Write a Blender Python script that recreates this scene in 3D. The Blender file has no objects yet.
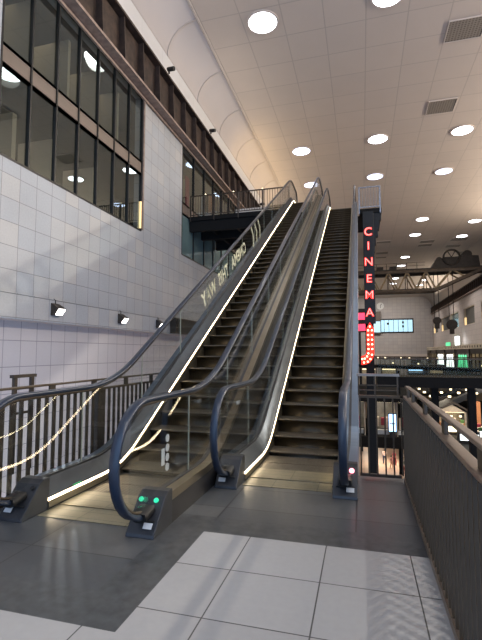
import bpy, math, random
from mathutils import Vector, Matrix
random.seed(7)
PI = math.pi
sc = bpy.context.scene
COL = sc.collection
T30 = math.tan(math.radians(30))

# ------------------------------------------------------------------ materials
def new_mat(name):
    m = bpy.data.materials.new(name); m.use_nodes = True
    nt = m.node_tree; b = nt.nodes['Principled BSDF']
    return m, nt, b

def mat(name, col, rough=.5, metal=0., var=.12, scale=6., bump=0., spec=None, coat=0):
    m, nt, b = new_mat(name)
    N = nt.nodes; L = nt.links
    tc = N.new('ShaderNodeTexCoord'); n = N.new('ShaderNodeTexNoise')
    n.inputs['Scale'].default_value = scale; n.inputs['Detail'].default_value = 4
    L.new(tc.outputs['Object'], n.inputs['Vector'])
    r = N.new('ShaderNodeValToRGB')
    r.color_ramp.elements[0].position = .3; r.color_ramp.elements[1].position = .7
    r.color_ramp.elements[0].color = [c*(1-var) for c in col]+[1]
    r.color_ramp.elements[1].color = [min(1, c*(1+var)) for c in col]+[1]
    L.new(n.outputs['Fac'], r.inputs['Fac']); L.new(r.outputs['Color'], b.inputs['Base Color'])
    b.inputs['Roughness'].default_value = rough; b.inputs['Metallic'].default_value = metal
    if spec is not None: b.inputs['Specular IOR Level'].default_value = spec
    if coat: b.inputs['Coat Weight'].default_value = coat
    if bump:
        bp = N.new('ShaderNodeBump'); bp.inputs['Strength'].default_value = bump
        L.new(n.outputs['Fac'], bp.inputs['Height']); L.new(bp.outputs['Normal'], b.inputs['Normal'])
    return m

def emit(name, col, s):
    m, nt, b = new_mat(name)
    b.inputs['Base Color'].default_value = (*col, 1)
    b.inputs['Emission Color'].default_value = (*col, 1)
    b.inputs['Emission Strength'].default_value = s
    return m

def glass(name, tint=(1, 1, 1), base=.04, power=5., rough=.0, refl=(1, 1, 1)):
    m = bpy.data.materials.new(name); m.use_nodes = True
    nt = m.node_tree; N = nt.nodes; L = nt.links; N.clear()
    out = N.new('ShaderNodeOutputMaterial'); mix = N.new('ShaderNodeMixShader')
    tr = N.new('ShaderNodeBsdfTransparent'); tr.inputs['Color'].default_value = (*tint, 1)
    gl = N.new('ShaderNodeBsdfGlossy'); gl.inputs['Roughness'].default_value = rough
    gl.inputs['Color'].default_value = (*refl, 1)
    lw = N.new('ShaderNodeLayerWeight'); lw.inputs['Blend'].default_value = .5
    p = N.new('ShaderNodeMath'); p.operation = 'POWER'; p.inputs[1].default_value = power
    ma = N.new('ShaderNodeMath'); ma.operation = 'MULTIPLY_ADD'
    ma.inputs[1].default_value = 1-base; ma.inputs[2].default_value = base
    L.new(lw.outputs['Facing'], p.inputs[0]); L.new(p.outputs[0], ma.inputs[0])
    L.new(ma.outputs[0], mix.inputs[0]); L.new(tr.outputs[0], mix.inputs[1]); L.new(gl.outputs[0], mix.inputs[2])
    L.new(mix.outputs[0], out.inputs['Surface'])
    return m

def tiles(name, c1, c2, mortar, w, h, msize, axes='yz', off=(0, 0), rough=.6, bias=0., speck=.1, rvar=0., bump=.15, stagger=0., spec=.5):
    """rectangular tiles over an object's own axes; every tile its own tint"""
    m, nt, b = new_mat(name); N = nt.nodes; L = nt.links
    tc = N.new('ShaderNodeTexCoord'); sx = N.new('ShaderNodeSeparateXYZ'); cx = N.new('ShaderNodeCombineXYZ')
    L.new(tc.outputs['Object'], sx.inputs[0])
    for k, a in enumerate(axes):
        ad = N.new('ShaderNodeMath'); ad.operation = 'SUBTRACT'; ad.inputs[1].default_value = off[k]-200*(w if k == 0 else h)
        L.new(sx.outputs['xyz'.index(a)], ad.inputs[0]); L.new(ad.outputs[0], cx.inputs[k])
    br = N.new('ShaderNodeTexBrick'); br.offset = stagger; br.squash = 1
    br.inputs['Scale'].default_value = 1; br.inputs['Brick Width'].default_value = w; br.inputs['Row Height'].default_value = h
    br.inputs['Mortar Size'].default_value = msize; br.inputs['Mortar Smooth'].default_value = .1
    br.inputs['Bias'].default_value = bias
    br.inputs['Color1'].default_value = (*c1, 1); br.inputs['Color2'].default_value = (*c2, 1); br.inputs['Mortar'].default_value = (*mortar, 1)
    L.new(cx.outputs[0], br.inputs['Vector'])
    n = N.new('ShaderNodeTexNoise'); n.inputs['Scale'].default_value = 22; n.inputs['Detail'].default_value = 6
    n2 = N.new('ShaderNodeTexNoise'); n2.inputs['Scale'].default_value = .9; n2.inputs['Detail'].default_value = 5
    L.new(tc.outputs['Object'], n.inputs['Vector']); L.new(tc.outputs['Object'], n2.inputs['Vector'])
    add = N.new('ShaderNodeMath'); add.operation = 'ADD'; L.new(n.outputs['Fac'], add.inputs[0]); L.new(n2.outputs['Fac'], add.inputs[1])
    mr = N.new('ShaderNodeMapRange'); mr.inputs['From Min'].default_value = .6; mr.inputs['From Max'].default_value = 1.4
    mr.inputs['To Min'].default_value = 1-speck; mr.inputs['To Max'].default_value = 1+speck
    L.new(add.outputs[0], mr.inputs['Value'])
    mul = N.new('ShaderNodeVectorMath'); mul.operation = 'SCALE'
    L.new(br.outputs['Color'], mul.inputs[0]); L.new(mr.outputs[0], mul.inputs['Scale'])
    L.new(mul.outputs[0], b.inputs['Base Color'])
    b.inputs['Roughness'].default_value = rough; b.inputs['Specular IOR Level'].default_value = spec
    if rvar:
        m2 = N.new('ShaderNodeMapRange'); m2.inputs['To Min'].default_value = rough-rvar; m2.inputs['To Max'].default_value = rough+rvar
        m2.inputs['From Min'].default_value = .3; m2.inputs['From Max'].default_value = .7
        L.new(n2.outputs['Fac'], m2.inputs['Value']); L.new(m2.outputs[0], b.inputs['Roughness'])
    if bump:
        bp = N.new('ShaderNodeBump'); bp.inputs['Strength'].default_value = bump; bp.inputs['Distance'].default_value = .01
        iv = N.new('ShaderNodeMath'); iv.operation = 'SUBTRACT'; iv.inputs[0].default_value = 1
        L.new(br.outputs['Fac'], iv.inputs[1]); L.new(iv.outputs[0], bp.inputs['Height']); L.new(bp.outputs['Normal'], b.inputs['Normal'])
    return m

M = {}
M['wall_stone'] = tiles('wall_stone', (.345, .365, .39), (.44, .425, .40), (.20, .20, .20), .60, .60, .009, 'yz', (.02, 2.99-.6*1), .55, -.35, .10)
M['wall_back'] = tiles('wall_back', (.36, .34, .33), (.40, .37, .35), (.28, .26, .26), 1.2, .9, .03, 'xz', (0, 0), .6, 0, .06)
M['wall_right'] = tiles('wall_right', (.42, .37, .35), (.46, .40, .37), (.33, .29, .28), 1.2, .9, .03, 'yz', (0, 0), .6, 0, .06)
M['wall_low'] = tiles('wall_low', (.50, .48, .49), (.53, .50, .50), (.24, .23, .25), .60, .70, .010, 'yz', (.1, 1.82), .5, 0, .04)
M['wall_top'] = tiles('wall_top', (.60, .59, .58), (.62, .61, .60), (.50, .49, .48), 1.9, 3., .012, 'yz', (0, 13), .5, 0, .02)
M['ceil'] = tiles('ceiling_panels', (.50, .435, .385), (.52, .45, .395), (.41, .36, .32), 1.85, 1.93, .028, 'xy', (.48, 17.8), .75, 0, .03, bump=.3)
M['cove'] = mat('cove_plaster', (.50, .44, .395), .75, var=.02, scale=.6)
M['floor_dark'] = tiles('floor_dark', (.050, .055, .062), (.098, .100, .100), (.020, .020, .020), 1.22, .60, .007, 'xy', (-1.3, 3.53), .31, 0, .15, .01, .0)
M['floor_border'] = mat('floor_border', (.050, .054, .058), .30, var=.3, scale=14)
M['floor_white'] = tiles('floor_white', (.30, .30, .30), (.33, .33, .33), (.05, .05, .05), .61, .5625, .0045, 'xy', (-.297, 2.975), .42, 0, .05, .05, .1)
M['carpet'] = mat('deck_surface', (.06, .052, .042), .95, spec=.05)
M['concrete'] = mat('concrete', (.12, .12, .12), .8)
M['ground'] = tiles('ground_floor', (.50, .33, .24), (.55, .37, .27), (.35, .25, .2), 1.2, 1.2, .02, 'xy', (0, 0), .35, 0, .06)
M['black'] = mat('black_metal', (.012, .012, .012), .5, 0, .2, 8, spec=.3)
M['anthracite'] = mat('anthracite', (.035, .037, .042), .38, .4, .15, 8)
M['bronze'] = mat('bronze_metal', (.046, .030, .015), .5, .1, .12, 12)
M['bronze_dark'] = mat('bronze_dark', (.060, .048, .038), .45, .6, .15, 12)
M['bronze_light'] = mat('bronze_light', (.24, .19, .155), .36, .8, .1, 10)
M['steel'] = mat('brushed_steel', (.36, .36, .37), .27, 1., .08, 3)
M['steel_blue'] = mat('steel_deck', (.19, .25, .34), .30, .85, .10, 2)
M['deck_dark'] = mat('inner_deck_steel', (.070, .080, .095), .33, .9, .12, 3)
M['steel_tan'] = mat('tan_deck', (.24, .205, .15), .33, .9, .10, 3)
M['side_black'] = mat('escalator_side', (.022, .020, .020), .45, .2, .15, 3)
M['rubber'] = mat('handrail_rubber', (.010, .020, .040), .36, 0., .1, 5, spec=.5, coat=.15)
M['tread'] = mat('tread_metal', (.105, .090, .070), .40, .5, .2, 9)
M['step'] = mat('step_metal', (.030, .022, .012), .40, .6, .25, 9)
M['comb'] = tiles('comb_plate', (.15, .13, .085), (.19, .165, .105), (.05, .045, .03), .50, .14, .004, 'xy', (0, 0), .34, 0, .2, .06, .2)
M['glass'] = glass('balustrade_glass', (.93, .945, .94), .045, 4.5)
M['glass_edge'] = mat('glass_edge', (.30, .32, .27), .2, 0, .1)
M['glass_dark'] = glass('bridge_glass', (.86, .88, .86), .015, 8., .0, (.20, .22, .22))
M['win_glass'] = glass('window_glass', (.60, .65, .63), .15, 3.2, 0, (.88, 1, .97))
M['teal_glass'] = mat('teal_glass', (.16, .25, .26), .12, .25, .12, .8, spec=.9)
M['mullion'] = mat('mullion', (.022, .021, .020), .4, .5)
M['spandrel'] = mat('spandrel', (.15, .12, .10), .45, .4, .06, 2)
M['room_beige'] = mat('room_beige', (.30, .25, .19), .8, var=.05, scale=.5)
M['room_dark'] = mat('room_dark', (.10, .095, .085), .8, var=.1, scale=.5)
M['rust'] = mat('rusty_steel', (.042, .026, .019), .7, .2, .45, 4, .2)
M['rust_light'] = mat('weathered_flange', (.27, .20, .165), .6, .3, .25, 5, .15)
M['crane'] = mat('crane_steel', (.075, .052, .033), .6, .3, .35, 3)
M['crane_dark'] = mat('crane_dark', (.030, .023, .018), .6, .4, .35, 3)
M['crane_y'] = mat('crane_yellow', (.20, .14, .07), .55, .1, .3, 2)
M['vent'] = tiles('vent_grille', (.10, .085, .072), (.12, .1, .08), (.22, .19, .16), .14, .14, .03, 'xy', (0, 0), .7, 0, .05)
M['slab_black'] = mat('slab_black', (.010, .010, .010), .7, 0, .1, spec=.08)
M['led'] = emit('led_warm', (1, .80, .52), 13)
M['disc'] = emit('lamp_disc', (.93, .95, 1), 9)
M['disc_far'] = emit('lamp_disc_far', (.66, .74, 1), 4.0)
M['neon'] = emit('neon_red', (1, .06, .045), 1.5)
M['neon_core'] = emit('neon_core', (1, .38, .33), 2.2)
M['bulb'] = emit('bulb', (1, .66, .42), 4)
M['arrow_red'] = emit('arrow_red', (.75, .035, .012), .8)
M['green'] = emit('green_lamp', (.02, .62, .30), .8)
M['redlamp'] = emit('red_lamp', (1, .25, .32), 5)
M['vinyl'] = mat('vinyl_letters', (.95, .90, .68), .6, 0, .05)
M['white'] = mat('white_sticker', (.55, .56, .56), .5, 0, .05)
M['flood'] = emit('flood_face', (1, .95, .90), 14)
M['screen'] = emit('blue_window', (.33, .55, .66), 1.15)
M['screen2'] = emit('ad_screen', (.35, .62, 1), 3.2)
M['shop_light'] = emit('shop_light', (1, .82, .52), 2.6)
M['shop_light_w'] = emit('shop_light_white', (.9, .97, 1), 2.4)
M['shop_in'] = mat('shop_interior', (.36, .32, .26), .7, 0, .3, 1.5)
M['cream'] = mat('cream_board', (.55, .47, .36), .7)
M['orange'] = mat('orange_brick', (.42, .17, .07), .7)
M['leaf'] = mat('leaf', (.05, .12, .03), .6, 0, .4, 8)
M['terracotta'] = mat('red_pot', (.42, .05, .04), .5)
M['red_sign'] = emit('red_sign', (1, .05, .12), 1.6)
M['jamb'] = emit('jamb_light', (1, .72, .35), .9)
M['marker'] = emit('marker_green', (.03, .30, .12), .3)
M['exit'] = emit('exit_green', (.12, .75, .35), 1.0)
M['clock'] = mat('clock_face', (.62, .62, .60), .5)
M['skin'] = mat('skin', (.55, .33, .24), .6)
M['cloth_white'] = mat('cloth_white', (.65, .50, .45), .8)
M['cloth_navy'] = mat('cloth_navy', (.03, .04, .08), .8)
M['cloth_red'] = mat('cloth_red', (.28, .03, .05), .8)
M['cloth_pink'] = mat('cloth_pink', (.60, .28, .27), .8)
M['hair'] = mat('hair', (.03, .02, .015), .7)

# ------------------------------------------------------------------ mesh builder
class MB:
    def __init__(s): s.v = []; s.f = []; s.mi = []; s.cur = 0; s.smooth = set()
    def add(s, vs, fs, sm=False):
        o = len(s.v); s.v += [tuple(v) for v in vs]
        for f in fs:
            if sm: s.smooth.add(len(s.f))
            s.f.append([i+o for i in f]); s.mi.append(s.cur)
        return s
    def box(s, x0, x1, y0, y1, z0, z1):
        if x0 > x1: x0, x1 = x1, x0
        if y0 > y1: y0, y1 = y1, y0
        if z0 > z1: z0, z1 = z1, z0
        return s.add([(x0,y0,z0),(x1,y0,z0),(x1,y1,z0),(x0,y1,z0),(x0,y0,z1),(x1,y0,z1),(x1,y1,z1),(x0,y1,z1)],
                     [(0,3,2,1),(4,5,6,7),(0,1,5,4),(1,2,6,5),(2,3,7,6),(3,0,4,7)])
    def prism(s, pts, axis, a, b, sm=False):
        """closed polygon of 2D points extruded along an axis ('x': pts=(y,z); 'y': (x,z); 'z': (x,y))"""
        def P(p, t):
            return (t, p[0], p[1]) if axis == 'x' else ((p[0], t, p[1]) if axis == 'y' else (p[0], p[1], t))
        n = len(pts); vs = [P(p, a) for p in pts]+[P(p, b) for p in pts]
        s.add(vs, [tuple(range(n-1, -1, -1)), tuple(range(n, 2*n))])
        o = len(s.v)-2*n
        for i in range(n):
            j = (i+1) % n
            if sm: s.smooth.add(len(s.f))
            s.f.append([o+i, o+j, o+n+j, o+n+i]); s.mi.append(s.cur)
        return s
    def ribbon(s, lo, hi, x0, x1):
        """strip between two (y,z) lines of equal length, with thickness x0..x1"""
        n = len(lo)
        vs = []
        for (a, b) in zip(lo, hi): vs += [(x0, *a), (x1, *a), (x1, *b), (x0, *b)]
        fs = []
        for i in range(n-1):
            for k in range(4):
                l = (k+1) % 4
                fs.append((4*i+k, 4*i+l, 4*i+4+l, 4*i+4+k))
        fs.append((0, 3, 2, 1)); e = 4*(n-1); fs.append((e, e+1, e+2, e+3))
        return s.add(vs, fs)
    def sweep(s, pts, prof, ref=(1, 0, 0), closed=False, sm=True):
        pts = [Vector(p) for p in pts]; n = len(pts); m = len(prof); ref = Vector(ref); vs = []
        for i, p in enumerate(pts):
            if closed: t = pts[(i+1) % n]-pts[i-1]
            else: t = pts[min(i+1, n-1)]-pts[max(i-1, 0)]
            t.normalize(); r = ref-t*ref.dot(t)
            if r.length < 1e-4: r = t.orthogonal()
            r.normalize(); u = t.cross(r)
            for a, b in prof: vs.append(p+r*a+u*b)
        fs = []
        for i in range(n if closed else n-1):
            for k in range(m):
                l = (k+1) % m; j = (i+1) % n
                fs.append((i*m+k, i*m+l, j*m+l, j*m+k))
        s.add(vs, fs, sm)
        if not closed:
            s.add([vs[k] for k in range(m)], [tuple(range(m-1, -1, -1))]); s.add([vs[(n-1)*m+k] for k in range(m)], [tuple(range(m))])
        return s
    def tube(s, pts, r, seg=8, ref=(0.13, 0.2, 1)):
        return s.sweep(pts, [(r*math.cos(2*PI*k/seg), r*math.sin(2*PI*k/seg)) for k in range(seg)], ref)
    def bar(s, p, q, w, h=None, ref=(0, 0, 1)):
        h = h or w
        return s.sweep([p, q], [(-w/2, -h/2), (w/2, -h/2), (w/2, h/2), (-w/2, h/2)], ref, sm=False)
    def disc(s, c, r, axis, t, seg=20, r2=None):
        pts = [(c[0]+r*math.cos(2*PI*k/seg), c[1]+(r2 or r)*math.sin(2*PI*k/seg)) for k in range(seg)]
        return s.prism(pts, axis, t[0], t[1], sm=True)
    def ring(s, c, r0, r1, z0, z1, seg=32):
        vs = []
        for k in range(seg):
            a = 2*PI*k/seg
            for r, z in ((r0, z0), (r1, z0), (r1, z1), (r0, z1)): vs.append((c[0]+r*math.cos(a), c[1]+r*math.sin(a), z))
        fs = []
        for k in range(seg):
            j = (k+1) % seg
            for q in range(4): fs.append((4*k+q, 4*j+q, 4*j+(q+1) % 4, 4*k+(q+1) % 4))
        return s.add(vs, fs)
    def mesh(s, name, m):
        me = bpy.data.meshes.new(name); me.from_pydata(s.v, [], s.f)
        ms = m if isinstance(m, (list, tuple)) else [m]
        for x in ms: me.materials.append(x)
        for p in me.polygons:
            p.material_index = s.mi[p.index]; p.use_smooth = p.index in s.smooth
        me.validate(); me.update()
        import bmesh
        bm = bmesh.new(); bm.from_mesh(me); bmesh.ops.recalc_face_normals(bm, faces=bm.faces); bm.to_mesh(me); bm.free()
        return me
    def build(s, name, m, parent=None, bevel=0, loc=None):
        o = bpy.data.objects.new(name, s.mesh(name, m)); COL.objects.link(o)
        if parent: o.parent = parent
        if loc: o.location = loc
        if bevel:
            b = o.modifiers.new('bevel', 'BEVEL'); b.width = bevel; b.segments = 2; b.limit_method = 'ANGLE'
        return o

def B(*a):
    return MB().box(*a)
def tag(o, label=None, cat=None, group=None, kind=None):
    if label: o['label'] = label
    if cat: o['category'] = cat
    if group: o['group'] = group
    if kind: o['kind'] = kind
    return o
def struct(mb, name, m, bevel=0):
    return tag(mb.build(name, m, None, bevel), kind='structure')
def thing(name, loc, label, cat, group=None):
    o = bpy.data.objects.new(name, None); COL.objects.link(o); o.location = loc; o.empty_display_size = .2
    return tag(o, label, cat, group)
def copyo(o, parent=None):
    c = o.copy(); COL.objects.link(c)
    if parent: c.parent = parent
    return c
def copy_tree(o, parent=None):
    c = copyo(o, parent)
    for ch in [x for x in COL.objects if x.parent == o]: copy_tree(ch, c)
    return c
def text_mesh(body, size, depth, font_scale=1.0, bold=0.0):
    cu = bpy.data.curves.new('t', 'FONT'); cu.body = body; cu.size = size; cu.extrude = depth; cu.offset = bold
    cu.align_x = 'CENTER'; cu.align_y = 'CENTER'; cu.space_character = 1.05
    o = bpy.data.objects.new('t', cu); COL.objects.link(o)
    dg = bpy.context.evaluated_depsgraph_get(); dg.update()
    me = bpy.data.meshes.new_from_object(o.evaluated_get(dg))
    bpy.data.objects.remove(o); return me
def text_obj(body, name, size, depth, m, mw, parent=None, bold=0.0):
    me = text_mesh(body, size, depth, bold=bold); me.materials.clear(); me.materials.append(m)
    o = bpy.data.objects.new(name, me); COL.objects.link(o)
    if parent: o.parent = parent
    o.matrix_local = mw
    return o

# ------------------------------------------------------------------ the setting
XL, XR, YB, ZC = -8.5, 18.6, 127., 16.85
YN = -10.

# our gallery floor: white tiles, dark stone border and dark stone field
fl = MB()
fl.cur = 0; fl.box(-3.6, .50, YN, 5.6, -.55, -.02)
def quad(mb, x0, x1, y0, y1, z=0.):
    mb.add([(x0, y0, z), (x1, y0, z), (x1, y1, z), (x0, y1, z)], [(0, 1, 2, 3)])
fl.cur = 1; quad(fl, -1.31, .50, YN, 3.533); quad(fl, -3.6, -1.31, YN, 2.17)
fl.cur = 2; quad(fl, -1.64, -1.31, 2.17, 3.86); quad(fl, -1.31, .5, 3.533, 3.86); quad(fl, -3.6, -1.64, 2.17, 2.50)
fl.cur = 3; quad(fl, -3.6, -1.64, 2.50, 5.6); quad(fl, -1.64, .5, 3.86, 5.6)
# rim of the slab so the finish is carried by its own edge
fl.cur = 0
fl.box(-3.60, -3.18, 5.6, 12, -.55, 0)
struct(fl, 'floor', [M['concrete'], M['floor_white'], M['floor_border'], M['floor_dark']])

# left wall, upper part with two window openings
w = MB(); w.cur = 0
def wallblk(y0, y1, z0, z1): w.box(XL-.35, XL, y0, y1, z0, z1)
wallblk(YN, 8.25, 2.35, 12.0); wallblk(8.25, 15.4, 2.35, 6.4); wallblk(15.4, 19.5, 2.35, 12.0)
wallblk(19.5, 40, 2.35, 6.35); wallblk(40, YB, 2.35, 12.0)
w.cur = 1; wallblk(YN, YB, 12.0, 15.35)
struct(w, 'wall_left', [M['wall_stone'], M['wall_top']])
struct(B(XL, XL+.03, YN, YB, 2.35, 2.99), 'trim_1', M['wall_stone'], .006)
struct(B(XL, XL+.045, YN, YB, 2.985, 3.015), 'trim_2', M['wall_stone'], .004)
struct(B(XL-.75, XL-.42, YN, YB, -11.5, 2.6), 'wall_lower_left', M['wall_low'])
struct(B(XL-.42, XL-.0, YN, YB, 2.34, 2.35), 'trim_3', M['cove'])
# cove and ceiling
cv = MB(); n = 14; r = ZC-15.35
arc = [(XL+r-r*math.cos(PI/2*k/n), 15.35+r*math.sin(PI/2*k/n)) for k in range(n+1)]
cv.prism(arc+[(XL+r, ZC+.1), (XL-.1, ZC+.1), (XL-.1, 15.35)], 'y', YN, YB, sm=True)
struct(cv, 'ceiling_cove_left', M['cove'])
cv = MB(); arc = [(XR-r*2+2*r*math.cos(PI/2*k/n), 13.85+2*r*math.sin(PI/2*k/n)) for k in range(n+1)]
cv.prism(arc+[(XR-2*r, ZC+.1), (XR+.1, ZC+.1), (XR+.1, 13.85)], 'y', YN, YB, sm=True)
struct(cv, 'ceiling_cove_right', M['cove'])
struct(B(XL, XR, YN, YB+.2, ZC, ZC+.2), 'ceiling', M['ceil'])
# curved ribs of the cove near the camera
for i in range(9):
    y = 6+i*3.86
    rb = MB(); pr = [(XL+r-(r-.03)*math.cos(PI/2*k/n), 15.35+(r-.03)*math.sin(PI/2*k/n), ) for k in range(n+1)]
    rb.sweep([(a, y, b) for a, b in pr], [(-.02, -.02), (.02, -.02), (.02, .02), (-.02, .02)], (0, 1, 0))
    struct(rb, 'trim_%d' % (10+i), M['cove'])
struct(B(XL+r-.03, XL+r+.05, YN, YB, ZC-.05, ZC), 'trim_4', M['cove'])
struct(B(XL-.6, XR+.6, YB, YB+.4, -11.5, ZC+.1), 'wall_back', M['wall_back'])
# right wall with windows
w = MB(); wins = [(66.5, 77.0), (81.3, 89.3), (94., 102.3), (103.6, 113.4), (118., 125.)]
w.box(XR, XR+.4, -2, YB, 9.7, ZC); w.box(XR, XR+.4, -2, YB, 2.1, 6.5)
ys = [-2]+[v for p in wins for v in p]+[YB]
for a, b in zip(ys[0::2], ys[1::2]): w.box(XR, XR+.4, a, b, 6.5, 9.7)
w.box(XR, XR+.4, -2, YB, -11.5, 2.1)
struct(w, 'wall_right', M['wall_right'])
for i, (a, b) in enumerate(wins):
    o = thing('window_%d' % (3+i), (XR+.1, (a+b)/2, 6.5), None, None); tag(o, kind='structure')
    hy = (b-a)/2
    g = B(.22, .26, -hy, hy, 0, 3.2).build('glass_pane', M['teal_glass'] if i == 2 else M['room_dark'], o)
    f = MB(); f.box(0, .3, -hy, hy, 0, .12).box(0, .3, -hy, hy, 3.08, 3.2).box(0, .3, -hy, -hy+.12, .12, 3.08).box(0, .3, hy-.12, hy, .12, 3.08)
    f.build('window_frame', M['cream'], o)
    tag(B(-.02, .2, hy-.7, hy-.13, .14, 1.5).build('jamb_lamp', M['jamb'], o), 'glowing warm jamb lamp')

# ground floor of the hall far below
struct(B(XL-.6, XR+.4, 5.6, YB, -11.8, -11.5), 'floor_ground', M['ground'])

# ------------------------------------------------------------------ windows in the left wall
def left_window(name, y0, y1, npan, rows, glassm):
    o = tag(thing(name, (XL, y0, 0), None, None), kind='structure')
    fr = MB(); L = y1-y0
    for i in range(npan+1):
        y = L*i/npan; fr.box(-.09, .015, y-.028, y+.028, rows[0][0], rows[-1][1])
    for a, b, k in rows:
        fr.box(-.09, .01, 0, L, a-.03, a+.03); fr.box(-.09, .01, 0, L, b-.03, b+.03)
    fr.build('window_frame', M['mullion'], o)
    sp = MB(); has = False
    for a, b, k in rows:
        if k == 's': sp.box(-.07, -.02, 0, L, a+.03, b-.03); has = True
    if has: sp.build('spandrel', M['spandrel'], o)
    g = MB()
    for j, (a, b, k) in enumerate([q for q in rows if q[2] != 's']):
        for i in range(npan):
            gg = MB(); gg.add([(-.05, L*i/npan+.02, a+.02), (-.05, L*(i+1)/npan-.02, a+.02), (-.05, L*(i+1)/npan-.02, b-.02), (-.05, L*i/npan+.02, b-.02)], [(0, 1, 2, 3)])
            gg.build('pane', M['teal_glass'] if k == 't' else glassm, o)
    return o
left_window('window_1', 8.25, 15.4, 7, [(6.4, 8.74, 'g'), (8.74, 9.25, 's'), (9.25, 12.0, 'g')], M['win_glass'])
left_window('window_2', 19.5, 40, 13, [(6.35, 8.45, 't'), (8.45, 9.0, 's'), (9.0, 12.0, 'g')], M['win_glass'])
# rooms behind the glass
rm = MB()
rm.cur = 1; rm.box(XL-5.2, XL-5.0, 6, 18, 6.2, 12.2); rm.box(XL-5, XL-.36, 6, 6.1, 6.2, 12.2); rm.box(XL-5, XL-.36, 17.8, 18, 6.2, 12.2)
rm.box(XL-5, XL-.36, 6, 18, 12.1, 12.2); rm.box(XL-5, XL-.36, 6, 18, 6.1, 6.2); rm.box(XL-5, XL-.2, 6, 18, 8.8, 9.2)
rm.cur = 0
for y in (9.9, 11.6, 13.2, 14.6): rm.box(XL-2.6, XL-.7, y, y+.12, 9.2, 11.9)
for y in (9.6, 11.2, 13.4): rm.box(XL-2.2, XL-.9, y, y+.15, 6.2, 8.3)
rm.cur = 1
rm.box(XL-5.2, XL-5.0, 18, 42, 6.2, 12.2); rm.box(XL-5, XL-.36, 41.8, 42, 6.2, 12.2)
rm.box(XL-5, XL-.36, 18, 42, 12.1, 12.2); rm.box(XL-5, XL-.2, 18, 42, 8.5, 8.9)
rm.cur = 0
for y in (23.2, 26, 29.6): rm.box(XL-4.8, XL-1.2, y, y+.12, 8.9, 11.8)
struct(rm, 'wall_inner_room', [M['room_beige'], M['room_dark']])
for i, (y, z, m_) in enumerate(((21.6, 10.5, 'cloth_red'), (24.0, 10.2, 'steel_blue'), (25.4, 10.8, 'orange'))):
    tag(B(XL-.75, XL-.7, y, y+.5, z-.9, z+.8).build('hanging_poster', M[m_]), ['narrow red poster hanging behind the upper left window', 'pale blue poster hanging behind the upper left window', 'orange poster hanging behind the far upper window'][i], 'poster')
tag(B(XL-.02, XL+.05, 15.44, 15.52, 6.45, 12.0).build('window_jamb', M['rust_light']), kind='structure')
tag(B(XL-.05, XL+.02, 15.35, 15.39, 6.5, 7.6).build('jamb_strip_light', M['jamb']), 'warm strip light standing in the lower right corner of the left window', 'strip light')

# ------------------------------------------------------------------ crane runway girders
def runway(x, sgn, label, ya, yb, zb, zt):
    o = thing('crane_runway_girder', (x, ya, zb), label, 'girder', None)
    H = zt-zb; L = yb-ya
    B(0, sgn*.46, 0, L, 0, .10).build('bottom_flange', M['rust_light'], o)
    B(0, sgn*.40, 0, L, H-.10, H).build('top_flange', M['rust'], o)
    B(0, sgn*.10, 0, L, .10, H-.10).build('web', M['rust'], o)
    B(sgn*.14, sgn*.24, 0, L, H, H+.14).build('crane_rail', M['rust'], o)
    B(sgn*.02, sgn*.10, 0, L, -.12, -.02).build('pipe_tray', M['rust_light'], o)
    me = None; k = 0; y = .6
    while y < L and k < 92:
        if me is None:
            st = MB(); st.prism([(sgn*.10, .10), (sgn*.40, .10), (sgn*.32, H-.10), (sgn*.10, H-.10)], 'y', 0, .05)
            me = st.mesh('stiffener', M['rust'])
        s = bpy.data.objects.new('stiffener', me); COL.objects.link(s); s.parent = o; s.location = (0, y, 0); y += 1.42; k += 1
    return o
runway(XL, 1, 'rusty brown riveted crane girder running along the upper left wall', YN, YB, 12.0, 13.95)
runway(XR, -1, 'rusty brown crane girder along the upper right wall', 8, YB, 11.9, 13.6)
for i, (y, z) in enumerate(((17.3, 14.35), (23.0, 14.35), (36, 14.35))):
    o = thing('spotlight', (XL+.25, y, 14.24), ['small black spotlight on the left girder nearest the camera', 'small black spotlight on the left girder, the middle one', 'small black spotlight on the left girder, farthest back'][i], 'spotlight', 'spotlights on the left girder')
    MB().box(-.03, .03, -.03, .03, 0, .12).build('bracket', M['black'], o)
    MB().tube([(-.05, 0, .2), (.28, -.08, .14)], .1, 12).build('lamp_head', M['black'], o)

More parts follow.
